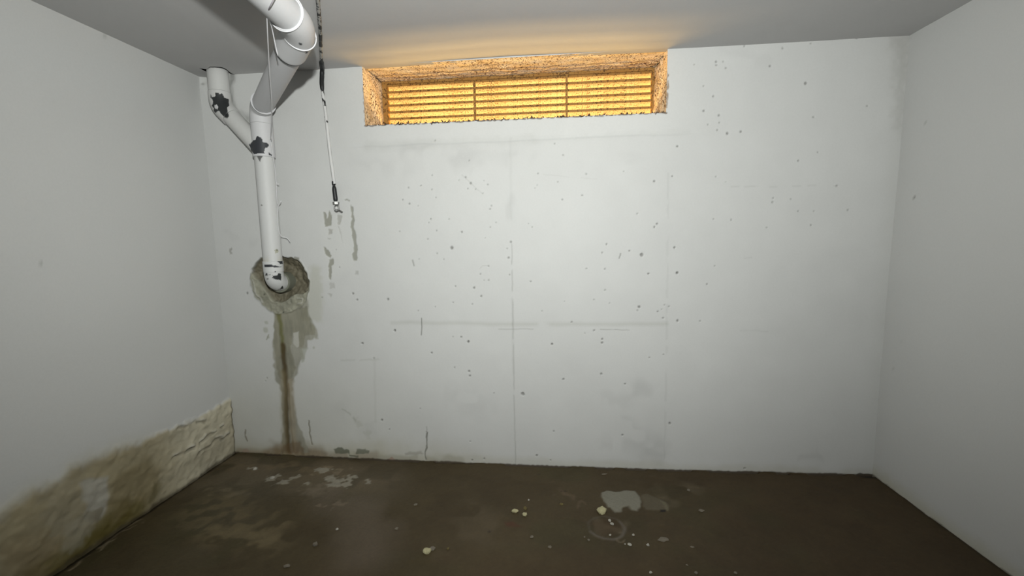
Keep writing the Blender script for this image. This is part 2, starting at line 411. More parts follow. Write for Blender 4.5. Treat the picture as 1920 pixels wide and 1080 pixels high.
# blow holes
PITS = []
for ox, oy, s, L_ in [
    (700, 260, 2.7, '313,10,1 917,25,1 1540,38,1 485,111,1 960,83,1 297,186,1 467,196,1.2 493,226,1.5 478,253,1 579,232,1 560,213,.7 517,257,.8 555,278,.8 178,248,1 240,238,1 296,257,1 316,299,.8 148,309,1 182,330,1.2 226,340,.7 433,210,.7 833,177,1 1078,178,1 934,218,.8 829,235,.7 818,250,.7 1267,165,.8 1514,189,.8 1423,215,1 1057,287,1 957,309,1 598,340,1 591,357,1 290,408,1 280,426,.9 383,408,.8 320,466,1 133,470,.9 448,474,1.2 275,509,.9 591,448,.9 621,424,.7 397,553,2.2 322,582,1 357,611,.8 231,610,.7 696,523,1.2 677,556,.8 684,603,1.3 690,689,1 566,503,.7 785,430,.7 804,448,.7 583,646,1 541,686,1 583,717,1 560,717,.7 510,755,1.4 415,748,1 545,798,1.2 403,829,.9 501,838,.9 313,851,.7 74,813,1.6 108,972,1.2 227,871,.7 445,1004,1.2 403,1003,.7 481,1028,1.4 1180,535,1.1 1159,578,1 1297,568,1.1 1359,588,2.3 1336,380,1 1437,430,.9 1423,449,.9 1525,551,1.1 1539,679,1.5 1394,684,1.1 1172,660,1 1079,658,1 1173,767,1 1117,815,.8 1196,833,.7 1347,852,1.6 1338,870,1 1474,842,.9 1497,850,1 1460,864,.8 1441,875,1.1 1467,908,1.1 1540,923,1.5 1004,929,1.1 1118,971,1.1 1071,985,.8 1159,1015,1.4 1158,1034,1.5 904,1040,1.2 854,873,.8 967,824,.7 797,724,1'),
    (600, 580, 3.2, '448,128,1.1 890,196,1.4 670,261,1.1 807,349,1 895,372,1.5 899,399,1.5 1043,503,.9 1216,508,2.4 1300,877,1.5 372,665,1.6 322,293,1 1392,208,1.3 1688,388,1.4 1460,420,1.3 1830,448,1 638,735,1 901,793,.8 1402,731,1 1815,755,1 1383,905,1 417,721,1 255,205,1.2 986,897,1.2 912,905,1.2 600,595,.9'),
    (1100, 460, 2.455, '405,11,1 417,127,1.2 554,178,1.1 522,349,1 353,503,.9 289,517,.9 177,638,1 383,820,1.5 165,874,1 727,1027,1.2 285,131,.9 590,95,.7'),
    (1200, 60, 2.667, '380,148,1.1 382,165,1 415,148,.8 430,180,1 270,163,.8 318,270,.9 367,321,1.1 319,394,1.3 395,417,1.1 397,453,.8 387,490,1 438,507,1.5 505,498,1.3 340,462,1 187,571,1 829,256,1.5 868,426,1 889,601,1 792,644,1.2 162,720,.8 71,746,1 667,831,1 664,851,1 755,835,.8 792,896,1 870,896,.8 456,940,1 855,966,1.1 85,960,1 72,975,1 368,935,.7 985,769,1 650,170,1.2 713,80,1 853,58,.8 1082,26,1.8 470,60,1 1040,890,1 634,978,.8 380,723,.8 430,750,.7 545,55,1.5 590,48,1.4 522,70,1 395,62,1 1135,370,.9'),
    (400, 420, 4.909, '310,637,1.6 1283,640,1.6 1323,697,1.4 1000,677,.9 1130,238,.8 1160,398,.9'),
    (380, 600, 3.6, '1075,157,1.3 435,392,1 424,410,.8 1545,222,1 1297,70,1.2 100,400,.6')]:
    for t in L_.split():
        a, b, c = map(float, t.split(',')); PITS.append((ox+a/s, oy+b/s, c))
for q, (px, py, c) in enumerate(PITS):
    k = .32+.36*min(1, c/1.6)
    bw.dot(onback(px, py), .0052*c**.8, (.16, .155, .14), k if c > 1 else k*.85, depth=-.003*c, seed=q % 7)
bw.line(B([(773, 488), (776, 498)]), .006, (.3, .3, .28), k=.7, depth=-.002)
bw.line(B([(1164, 475), (1161, 484)]), .005, (.3, .3, .28), k=.7, depth=-.002)
bw.line(B([(866, 328), (905, 363)]), .003, (.5, .5, .48), k=.5, breakup=.35)
bw.line(B([(1018, 326), (1060, 331), (1120, 336)]), .003, (.55, .55, .53), k=.4, breakup=.45)
bw.line(B([(899, 503), (905, 498), (914, 498)]), .003, (.5, .5, .48), k=.5)
# the ragged opening knocked through for the drain, with its mortar ring
ring = B([(489, 483), (503, 482), (545, 483), (556, 484), (566, 495), (574, 510), (580, 527), (579, 545), (573, 565), (563, 577), (545, 585), (525, 589),
          (508, 585), (492, 572), (478, 556), (471, 535), (470, 515), (476, 497)])
inner = B([(488, 485), (520, 478), (546, 485), (557, 489), (566, 500), (573, 515), (577, 530), (575, 546), (566, 552), (553, 553), (543, 556), (535, 564),
           (524, 568), (514, 566), (505, 558), (497, 545), (486, 530), (477, 520), (471, 512), (476, 498)])
w = bw.win(ring, .05); x_, z_ = X[w], Z[w]
wx = x_+(vnoise(x_, z_, .02, 61)-.5)*.010; wz = z_+(vnoise(x_, z_, .02, 62)-.5)*.010
ro = 1-smooth(-.004, .004, poly_sd(wx, wz, ring)); sdi = poly_sd(wx, wz, inner)
nm = fbm(x_, z_, .03, 3, 63)
mort = np.array([.35, .345, .27])[None, None, :]*(.75+.55*nm)[..., None]
bw.C[w] = bw.C[w]*(1-ro[..., None]) + mort*ro[..., None]
bw.D[w] = bw.D[w]*(1-ro) + ro*((nm-.5)*.018 - .004)
ri = 1-smooth(-.005, .003, sdi)
rec = np.array([.20, .18, .125])[None, None, :]*(.75+.5*nm)[..., None]
bw.C[w] = bw.C[w]*(1-ri[..., None]) + rec*ri[..., None]
bw.D[w] = bw.D[w]*(1-ri) - ri*(.030+.030*smooth(0, .07, -sdi)+(nm-.5)*.03)
edge = np.exp(-(poly_sd(wx, wz, ring)/.004)**2)
bw.D[w] += edge*.004
bw.C[w] *= (1-edge*.25)[..., None]
bw.line(B([(473, 525), (480, 550), (492, 568)]), .006, (.5, .5, .46), k=.7, warp=.004, depth=.006)
bw.line(B([(556, 560), (566, 560), (566, 568), (558, 570)]), .004, (.55, .54, .50), k=.7, warp=.003, depth=.005)
bw.line(B([(553, 482), (560, 484), (560, 492)]), .008, (.25, .24, .2), k=.8)
bw.dot(onback(530, 586), .006, (.08, .08, .06), .8, -.004)
bw.dot(onback(494, 553), .006, (.10, .10, .07), .8, -.004)
# the scooped channel round the branch pipe at the ceiling, shade put into its colour too
ch = B([(374, 110), (438, 110), (434, 150), (428, 160), (432, 190), (440, 210), (470, 225), (472, 250), (430, 215), (395, 175), (378, 152)])
bw.poly(ch, (.93, .93, .90), k=.8, soft=.035, warp=.004, depth=-.022, multiply=True)
bw.poly(B([(376, 120), (388, 120), (388, 141), (377, 141)]), (.62, .62, .58), k=.9, soft=.006, depth=-.02, multiply=True)
bw.dot(onback(379, 157), .008, (.3, .3, .28), .5)
# ragged lower edge, touched by floor dirt
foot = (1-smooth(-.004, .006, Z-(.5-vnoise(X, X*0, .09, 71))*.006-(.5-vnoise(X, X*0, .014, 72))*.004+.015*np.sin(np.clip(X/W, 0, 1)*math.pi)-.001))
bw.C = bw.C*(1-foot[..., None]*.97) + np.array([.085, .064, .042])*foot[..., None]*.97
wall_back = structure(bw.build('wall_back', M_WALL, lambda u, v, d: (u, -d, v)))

# ------------------------------------------------------------------ left wall
YB = 3.9                                   # the room runs on behind the camera
lw = Sheet(np.concatenate([ticks([-.03, 1.7], .007), ticks([1.7, YB], .05)[1:]]), np.concatenate([ticks([-.05, .52], .006), ticks([.52, H+.03], .02)[1:]]), PAINT*.985)
X, Z = lw.U, lw.V                          # X = distance from the back wall
n_big = fbm(X, Z, .6, 4, 81); n_mid = fbm(X, Z, .10, 4, 85); n_f = fbm(X, Z, .035, 3, 88)
lw.C *= (1+(n_big-.5)*.06)[..., None]
lw.D += (n_big-.5)*.008
band = [onleft(*p) for p in [(437, 751), (420, 757), (387, 776), (345, 796), (310, 813), (267, 829), (225, 847), (165, 862), (134, 880), (113, 906), (63, 925), (28, 957), (0, 976)]]
bd = sorted(band)
top = np.interp(X, [p[0] for p in bd], [p[1] for p in bd])+(n_mid-.5)*.05+(n_f-.5)*.025
bm_ = 1-smooth(-.006-.02*smooth(.4, .8, X), .016+.03*smooth(.4, .8, X), Z-top)
allw = (slice(None), slice(None))
halo = (1-smooth(.0, .09, Z-top))*smooth(.35, .7, X)
lw.mul(allw, halo*.45, (.88, .85, .72))
tan = np.array([.60, .55, .40])
far = smooth(.25, .62, X)
damp = far[..., None]*np.array([.33, .275, .15]) + (1-far[..., None])*tan
damp = damp*(.78+.5*n_mid)[..., None]
lw.C = lw.C*(1-bm_[..., None]*.88) + damp*bm_[..., None]*.88
lw.D += bm_*(.007+(n_f-.5)*.012+(n_mid-.5)*.02*(1-far*.6))
L = lambda pts: [onleft(*p) for p in pts]
lw.poly(L([(90, 1080), (150, 1020), (205, 955), (235, 935), (262, 945), (230, 985), (170, 1030), (120, 1080)]), (.125, .10, .018), k=.85, soft=.03, warp=.02, wscale=.05)
lw.line(L([(80, 1080), (130, 1045), (200, 1000), (262, 950)]), .09, (.15, .12, .03), k=.8, soft=.07, warp=.03, wscale=.06)
lw.poly(L([(204, 905), (270, 860), (300, 880), (288, 925), (240, 960), (205, 985)]), (.24, .195, .10), k=.6, soft=.025, warp=.02, wscale=.05)
lw.poly(L([(285, 905), (302, 905), (292, 935), (278, 942)]), (.20, .17, .08), k=.6, soft=.012, warp=.012)
lw.poly(L([(152, 900), (198, 890), (204, 925), (200, 955), (190, 972), (168, 985), (158, 955)]), (.50, .49, .44), k=.75, soft=.012, warp=.012, wscale=.04)
lw.poly(L([(160, 960), (190, 952), (186, 975), (168, 983), (160, 974)]), (.26, .23, .16), k=.8, soft=.006, warp=.008)
lw.poly(L([(120, 1000), (160, 960), (170, 990), (150, 1030), (115, 1040)]), (.42, .40, .32), k=.45, soft=.02, warp=.015)
lw.poly(L([(0, 1030), (50, 1000), (110, 1010), (80, 1080), (0, 1080)]), (.26, .20, .11), k=.55, soft=.04, warp=.03)
lw.poly(L([(70, 925), (150, 885), (160, 1000), (90, 1000)]), (.36, .33, .25), k=.35, soft=.03, warp=.03)
lw.poly(L([(415, 800), (437, 770), (440, 845), (370, 880), (340, 880)]), (.42, .37, .26), k=.4, soft=.03, warp=.02)
for pts in [[(350, 845), (385, 822), (415, 800)], [(325, 855), (360, 840)], [(370, 850), (400, 830), (425, 815)], [(330, 800), (380, 790)]]:
    lw.line(L(pts), .012, (.27, .25, .19), k=.6, warp=.015, wscale=.03, depth=-.008, breakup=.35)
    lw.line([(a, b+.018) for a, b in L(pts)], .012, (.62, .60, .52), k=.6, warp=.015, wscale=.03, depth=.006, breakup=.35)
lw.line([(.0, .335), (.004, .17), (.004, .0)], .012, (.12, .10, .07), k=.8, warp=.004)
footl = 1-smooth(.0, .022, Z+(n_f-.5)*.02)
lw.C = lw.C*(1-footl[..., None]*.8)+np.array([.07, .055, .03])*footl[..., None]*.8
for p in [(197, 64, .012), (22, 12, .006), (38, 68, .005), (78, 495, .006)]:
    lw.dot(onleft(p[0], p[1]), p[2], (.4, .4, .38), .6)
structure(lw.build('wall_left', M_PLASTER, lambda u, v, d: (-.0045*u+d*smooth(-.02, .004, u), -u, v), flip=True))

# ------------------------------------------------------------------ right wall
rw = Sheet(np.concatenate([ticks([-.03, 1.5], .012), ticks([1.5, YB], .05)[1:]]), np.concatenate([ticks([-.05, .15], .006), ticks([.15, H+.03], .015)[1:]]), PAINT*.97)
X, Z = rw.U, rw.V
n_big = fbm(X, Z, .6, 4, 101); n_f = fbm(X, Z, .05, 3, 105)
rw.C *= (1+(n_big-.5)*.06)[..., None]
rw.D += (n_big-.5)*.008
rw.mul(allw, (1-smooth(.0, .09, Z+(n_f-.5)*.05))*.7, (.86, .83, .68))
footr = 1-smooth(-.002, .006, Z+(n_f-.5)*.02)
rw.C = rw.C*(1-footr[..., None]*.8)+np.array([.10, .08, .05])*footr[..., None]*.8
for p in [(1675, 694, .008), (1732, 230, .006), (1714, 371, .005), (1686, 477, .006), (1663, 502, .005), (1690, 640, .004)]:
    rw.dot(onright(p[0], p[1]), p[2], (.2, .2, .18), .7, -.003)
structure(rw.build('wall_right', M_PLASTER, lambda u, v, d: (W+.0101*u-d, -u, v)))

# ------------------------------------------------------------------ floor
fl = Sheet(ticks([-.06, W+.08], .006), np.concatenate([ticks([-YB, -1.3], .06), ticks([-1.3, .03], .0055)[1:]]), (.071, .052, .025))
X, Yy = fl.U, fl.V
n_big = fbm(X, Yy, .5, 4, 121); n_mid = fbm(X, Yy, .10, 4, 125); n_f = fbm(X, Yy, .022, 3, 129)
fl.C *= (.80+.26*n_big+.22*n_mid+.14*n_f)[..., None]
fl.mul(allw, (1-smooth(.3, 1.6, X))*.5, (.95, 1.02, .95))
fl.mul(allw, smooth(1.9, 3.5, X)*.8, (.80, .70, .62))
blotch = smooth(.42, .62, fbm(X, Yy, .22, 3, 311)); fl.mul(allw, blotch*.5, (.78, .74, .70))
blotch = smooth(.5, .68, fbm(X, Yy, .3, 3, 315)); fl.mul(allw, blotch*.6, (.88, 1.0, .92))
fl.mul(allw, (1-smooth(-1.0, -.6, Yy))*smooth(.8, 1.4, X)*.5, (1.0, .86, .82))
fl.D += -.015*np.sin(np.clip(X/W, 0, 1)*math.pi)*smooth(-1.2, 0, Yy) + (n_mid-.5)*.006+(n_f-.5)*.0025
grv = smooth(-.022, -.004, Yy+(n_f-.5)*.012)*smooth(.45, .6, vnoise(X, Yy*0, .09, 133)+.08)
fl.D -= grv*.012; fl.mul(allw, grv, (.45, .42, .4))
F = lambda pts: [onfloor(*p) for p in pts]
# dusty efflorescence along the left back of the room
def dust(pts, wd, c, k, br=.45, sc=.03, soft=None):
    c = (c[0]*.74, c[1]*.67, c[2]*.56)
    fl.line(F(pts), wd, c, k=k, warp=.04, wscale=sc, soft=soft or wd*.8, breakup=br, seed=int(pts[0][0]))
dust([(470, 890), (600, 893), (690, 905)], .30, (.165, .15, .12), .55, .12, .16, .2)
dust([(430, 930), (420, 990)], .25, (.13, .12, .09), .5, .15, .12, .2)
dust([(440, 872), (560, 870), (700, 892)], .18, (.23, .195, .145), .55, .4, .07)
dust([(400, 905), (520, 900), (640, 905)], .16, (.21, .185, .14), .6, .4, .06)
dust([(400, 950), (440, 985), (500, 1000)], .16, (.21, .18, .115), .8, .42, .035)
dust([(395, 990), (470, 1005), (510, 1010)], .05, (.22, .19, .12), .8, .4, .03)
dust([(440, 874), (520, 872), (600, 877)], .05, (.24, .20, .14), .7, .35, .04)
dust([(600, 880), (618, 876), (640, 884)], .04, (.34, .30, .24), .7, .4, .03)
dust([(580, 915), (610, 912)], .05, (.27, .24, .2), .7, .35, .03)
dust([(395, 918), (450, 923)], .03, (.27, .24, .18), .6, .4, .03)
dust([(640, 930), (680, 980), (690, 1030)], .16, (.20, .175, .15), .6, .25, .12, .15)
dust([(590, 925), (600, 915)], .05, (.27, .24, .2), .5, .4, .03)
dust([(600, 950), (640, 942)], .015, (.30, .26, .22), .6, .4, .03)
dust([(880, 960), (930, 985), (860, 1010)], .12, (.165, .14, .10), .5, .45, .07)
dust([(1040, 905), (1090, 940)], .03, (.19, .15, .11), .6, .45, .03)
dust([(1160, 985), (1100, 985), (1080, 970)], .05, (.17, .15, .11), .6, .4, .05)
dust([(1230, 935), (1290, 915)], .08, (.20, .175, .13), .5, .4, .05)
for (a, b, r_) in [(510, 895, .030), (553, 893, .022), (530, 901, .03), (606, 880, .030), (620, 897, .028), (625, 905, .035), (655, 894, .030), (651, 905, .026),
                   (690, 899, .020), (595, 878, .02), (640, 898, .02), (478, 880, .012), (573, 905, .015), (618, 893, .02), (470, 877, .015)]:
    x0, y0 = onfloor(a, b)
    fl.poly([(x0-r_, y0-r_*.7), (x0-r_*.2, y0-r_*1.1), (x0+r_*1.1, y0-r_*.5), (x0+r_*1.2, y0+r_*.6), (x0+r_*.2, y0+r_), (x0-r_*.9, y0+r_*.5)],
            (.34, .315, .25), k=.8, soft=.006, warp=r_*.8, wscale=.018, depth=.0015, seed=int(a) % 17)
q = lambda s: [(860+float(a.split(',')[0])/3.556, 850+float(a.split(',')[1])/3.556) for a in s.split()]
fl.poly(F(q('945,255 980,238 1050,240 1090,233 1170,238 1215,280 1215,340 1190,370 1150,365 1130,338 1100,350 1080,375 1040,385 1010,355 985,350 970,300')), (.25, .24, .19), k=.9, soft=.007, warp=.008, wscale=.03, depth=.003)
fl.poly(F(q('1225,275 1260,258 1310,280 1350,295 1390,330 1395,365 1340,370 1240,360')), (.125, .105, .068), k=.85, soft=.008, warp=.008, wscale=.03, depth=.002)
fl.poly(F(q('1340,300 1385,320 1400,365 1385,372 1365,330')), (.18, .16, .10), k=.6, soft=.004, warp=.004)
fl.poly(F(q('1345,366 1380,366 1380,380 1345,380')), (.01, .01, .01), k=.95, soft=.002, warp=.001)
rc = onfloor(1137, 986)
fl.line([(rc[0]+.082*math.cos(a), rc[1]+.080*math.sin(a)) for a in np.linspace(-2.7, .6, 24)], .010, (.135, .115, .09), k=.85, warp=.003, soft=.008, depth=.002)
fl.line([(rc[0]+.082*math.cos(a), rc[1]+.080*math.sin(a)) for a in np.linspace(.5, 3.7, 24)], .007, (.11, .095, .07), k=.5, warp=.004, soft=.008, breakup=.3)
fl.poly(F([(1108, 975), (1150, 968), (1165, 985), (1150, 1003), (1120, 1000)]), (.85, .72, .66), k=.6, soft=.02, multiply=True)
dust([(1150, 1008), (1170, 1003)], .012, (.27, .24, .19), .6, .3)
for a, b, c in [(1060, 917, .010), (1053, 917, .006), (917, 995, .008), (1011, 885, .008), (1052, 940, .010)]:
    fl.dot(onfloor(a, b), c, (.045, .03, .02), .85)
fl.poly(F([(945, 975), (965, 975), (975, 985), (950, 983)]), (.10, .035, .02), k=.6, soft=.01)
dust([(130, 1076), (200, 1015), (258, 980)], .012, (.36, .33, .26), .75, .3, .04)
dust([(180, 1030), (255, 983)], .008, (.34, .31, .25), .7, .1, .04)
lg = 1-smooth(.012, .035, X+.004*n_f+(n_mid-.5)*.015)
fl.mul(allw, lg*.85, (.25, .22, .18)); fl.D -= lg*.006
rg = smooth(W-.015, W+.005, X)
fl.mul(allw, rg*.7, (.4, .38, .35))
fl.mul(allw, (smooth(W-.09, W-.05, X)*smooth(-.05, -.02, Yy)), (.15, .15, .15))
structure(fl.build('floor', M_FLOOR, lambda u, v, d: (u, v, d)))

# ------------------------------------------------------------------ ceiling
BRX, BRY = .148, -.038                     # where the branch pipe passes up through the ceiling
ce = Sheet(np.concatenate([ticks([-.06, .0], .012), ticks([.0, .40], .003)[1:], ticks([.40, W+.08], .012)[1:]]), np.concatenate([ticks([-YB, -.3], .05), ticks([-.3, .03], .003)[1:]]), (.62, .615, .61))
X, Yy = ce.U, ce.V
n_big = fbm(X, Yy, .8, 4, 141); n_mid = fbm(X, Yy, .08, 3, 145)
ce.C *= (1+(n_big-.5)*.05)[..., None]
ce.D += .010*np.exp(-((X-1.80)/.55)**2)*smooth(-1.0, 0, Yy) + (n_mid-.5)*.0015
ce.D += smooth(-.01, .02, Yy)*0
cxx = (ce.us[:-1]+ce.us[1:])/2; cyy = (ce.vs[:-1]+ce.vs[1:])/2
hole = [tuple(hit(2, H, a, b)[:2]) for a, b in [(374, 128), (381, 129), (387, 130), (394, 125), (405, 125), (416, 126), (425, 130), (432, 136), (442, 142)]]
hole = hole+[(hole[-1][0]+.01, .05), (hole[0][0]-.005, .05)]
gx, gy = np.meshgrid(cxx, cyy, indexing='ij')
ce.keep &= poly_sd(gx, gy, hole) > 0
structure(ce.build('ceiling', M_CEIL, lambda u, v, d: (u, v, H+d), flip=True))
# near-black box added above the ceiling hole, darkness put into its colour
bm = bmesh.new()
bmesh.ops.create_cube(bm, size=1, matrix=Matrix.Translation((BRX+.01, -.035, H+.10)) @ Matrix.Diagonal((.26, .16, .18, 1)))
bm.faces.ensure_lookup_table()
bmesh.ops.delete(bm, geom=[f for f in bm.faces if f.normal.z < -.9], context='FACES')
structure(obj('cavity_box_1', bm, M_VOID, None, False))
# unseen wall behind the photographer, darkened to cut bounce light
bm = bmesh.new()
bmesh.ops.create_grid(bm, x_segments=20, y_segments=12, size=.5, matrix=Matrix.Translation((W/2, -YB+.01, H/2)) @ Matrix.Rotation(math.pi/2, 4, 'X') @ Matrix.Diagonal((W+.3, H+.2, 1, 1)))
structure(obj('wall_front', bm, plain_mat('front_wall_dark', (.35, .35, .34), .65, .03, 4)))

# ------------------------------------------------------------------ louvred window
GY = .285                                   # depth of the grille inside the opening
win = bpy.data.objects.new('window_1', None); COL.objects.link(win)
win.location = ((WX0+WX1)/2, 0, WZ0); structure(win)
def reveal(name, mat, us, vs, place, base, flip=False, amp=.006, sc=.05, seed=0):
    s = Sheet(us, vs, base)
    n = fbm(s.U, s.V, sc, 3, seed); s.D += (n-.5)*amp
    o = s.build(name, mat, place, flip); return child(o, win)
taper = lambda v: smooth(.0, .02, v)
dd = ticks([-.001, GY+.02], .008)
reveal('soffit', M_REVEAL, ticks([WX0-.004, WX1+.004], .01), dd, lambda u, v, d: (u, v, WZ1+.002+d*taper(v)+.012*v/GY), (1, 1, 1), flip=True, amp=.012, seed=161)
reveal('left_jamb', M_REVEAL2, ticks([WZ0-.004, WZ1+.004], .006), dd, lambda u, v, d: (WX0-.001-d*taper(v)+0*u, v, u), (1, 1, 1), amp=.018, seed=165)
reveal('right_jamb', M_REVEAL2, ticks([WZ0-.004, WZ1+.004], .006), dd, lambda u, v, d: (WX1+.001+d*taper(v)-.008*(1-(u-WZ0)/(WZ1-WZ0))*v/GY, v, u), (1, 1, 1), flip=True, amp=.022, sc=.035, seed=169)
reveal('window_sill', M_SILL, ticks([WX0-.004, WX1+.004], .01), dd, lambda u, v, d: (u, v, WZ0-.001+d*taper(v)), (1, 1, 1), amp=.006, seed=173)
def box_bm(x0, x1, y0, y1, z0, z1, bevel=0.0, bm=None):
    own = bm or bmesh.new()
    r = bmesh.ops.create_cube(own, size=1, matrix=Matrix.Translation(((x0+x1)/2, (y0+y1)/2, (z0+z1)/2)) @ Matrix.Diagonal((x1-x0, y1-y0, z1-z0, 1)))
    if bevel: bmesh.ops.bevel(own, geom=list({e for v in r['verts'] for e in v.link_edges}), offset=bevel, segments=2, affect='EDGES')
    return own
bm = box_bm(WX0-.002, WX0+.030, GY-.014, GY+.03, WZ0, WZ1+.012, .003)
box_bm(WX1-.016, WX1+.004, GY-.010, GY+.03, WZ0, WZ1+.012, .003, bm)
box_bm(WX0+.028, WX1-.014, GY-.010, GY+.03, WZ1-.004, WZ1+.014, .002, bm)
box_bm(WX0+.028, WX1-.014, GY-.010, GY+.03, WZ0, WZ0+.016, .002, bm)
child(obj('window_frame', bm, M_FRAME, None, False), win)
for mx_ in (1.569, 2.129):
    child(obj('mullion', box_bm(mx_-.0065, mx_+.0065, GY-.012, GY+.004, WZ0+.012, WZ1-.002, .002), M_FRAME, None, False), win)
def slat_mesh():
    """sloping blade: the inner edge is high with a small folded lip, the outer edge low"""
    me = bpy.data.meshes.new('slat'); bm = bmesh.new()
    x0, x1 = WX0+.026, WX1-.012
    prof = [(0, .0), (.0, -.014), (.003, -.014), (.003, -.0065), (.066, -.037), (.067, -.034), (.006, -.003), (.003, .0)]
    a = [bm.verts.new((x0, y, z)) for y, z in prof]; b = [bm.verts.new((x1, y, z)) for y, z in prof]
    n = len(prof)
    for i in range(n):
        f = bm.faces.new((a[i], a[(i+1) % n], b[(i+1) % n], b[i])); f.material_index = 1 if i in (0, 1, 7) else 0
    bm.faces.new(a[::-1]); bm.faces.new(b)
    bmesh.ops.recalc_face_normals(bm, faces=bm.faces)
    bm.to_mesh(me); bm.free(); me.materials.append(M_SLAT); me.materials.append(M_FRAME)
    return me
sm = slat_mesh()
for k in range(8):
    o = bpy.data.objects.new('slat', sm); COL.objects.link(o)
    o.location = (0, GY, 2.302-k*.0402)
    child(o, win)
# ragged dirt along the lower edge of the opening
random.seed(4)
bm = bmesh.new()
for k in range(230):
    x = random.uniform(WX0, WX1); s = random.uniform(.0015, .0048)
    mtx = Matrix.Translation((x, random.uniform(-.003, .012), WZ0+random.uniform(-.004, .003))) @ Matrix.Rotation(random.uniform(0, 3), 4, 'Y') @ Matrix.Diagonal((s*random.uniform(1.2, 4.5), s*.9, s, 1))
    bmesh.ops.create_icosphere(bm, subdivisions=1, radius=1, matrix=mtx)
sd = child(obj('sill_dirt', bm, M_DIRT, None, False), win); sd['kind'] = 'stuff'
# crusts of dirt clinging to the soffit edge and right jamb
# light well outside, its closed box added to keep world light out
bm = bmesh.new()
def quad(bm, *p): bm.faces.new([bm.verts.new(v) for v in p])
a0, a1, b0, b1, c0, c1 = .45, 3.2, GY+.03, 1.35, 1.35, 2.85
quad(bm, (a0, b1, c0), (a1, b1, c0), (a1, b1, c1), (a0, b1, c1))
quad(bm, (a0, b0, c0), (a0, b1, c0), (a0, b1, c1), (a0, b0, c1))
quad(bm, (a1, b0, c0), (a1, b1, c0), (a1, b1, c1), (a1, b0, c1))
quad(bm, (a0, b0, c0), (a1, b0, c0), (a1, b1, c0), (a0, b1, c0))
quad(bm, (a0, b0, c1), (a1, b0, c1), (a1, b1, c1), (a0, b1, c1))
quad(bm, (a0, b0, c0), (a1, b0, c0), (a1, b0, WZ0), (a0, b0, WZ0))
quad(bm, (a0, b0, WZ1+.012), (a1, b0, WZ1+.012), (a1, b0, c1), (a0, b0, c1))
quad(bm, (a0, b0, WZ0), (WX0, b0, WZ0), (WX0, b0, WZ1+.012), (a0, b0, WZ1+.012))
quad(bm, (WX1, b0, WZ0), (a1, b0, WZ0), (a1, b0, WZ1+.012), (WX1, b0, WZ1+.012))
child(obj('light_well', bm, M_WELL, None, False), win)

# ------------------------------------------------------------------ drain pipe
def catmull(P, n=12):
    P = [np.array(p, float) for p in P]; out = []
    Q = [2*P[0]-P[1]]+P+[2*P[-1]-P[-2]]
    for i in range(1, len(Q)-2):
        for k in range(n):
            t = k/n; a, b, c, d = Q[i-1:i+3]
            out.append(.5*((2*b)+(-a+c)*t+(2*a-5*b+4*c-d)*t*t+(-a+3*b-3*c+d)*t**3))
    return out+[P[-1]]
def fillet(P, R, n=10):
    """round the inner corners of a polyline with radius-like distance R"""
    P = [np.array(p, float) for p in P]; out = [P[0]]
    for i in range(1, len(P)-1):
        a = P[i-1]-P[i]; b = P[i+1]-P[i]; a /= np.linalg.norm(a); b /= np.linalg.norm(b)
        s, e = P[i]+a*R, P[i]+b*R
        for k in range(n+1):
            t = k/n; out.append((1-t)**2*s+2*t*(1-t)*P[i]+t*t*e)
    return out+[P[-1]]
def resample(P, step):
    P = np.array(P); d = np.r_[0, np.cumsum(np.linalg.norm(np.diff(P, axis=0), axis=1))]
    n = max(2, int(round(d[-1]/step))+1); s = np.linspace(0, d[-1], n)
    return np.stack([np.interp(s, d, P[:, k]) for k in range(3)], -1), s
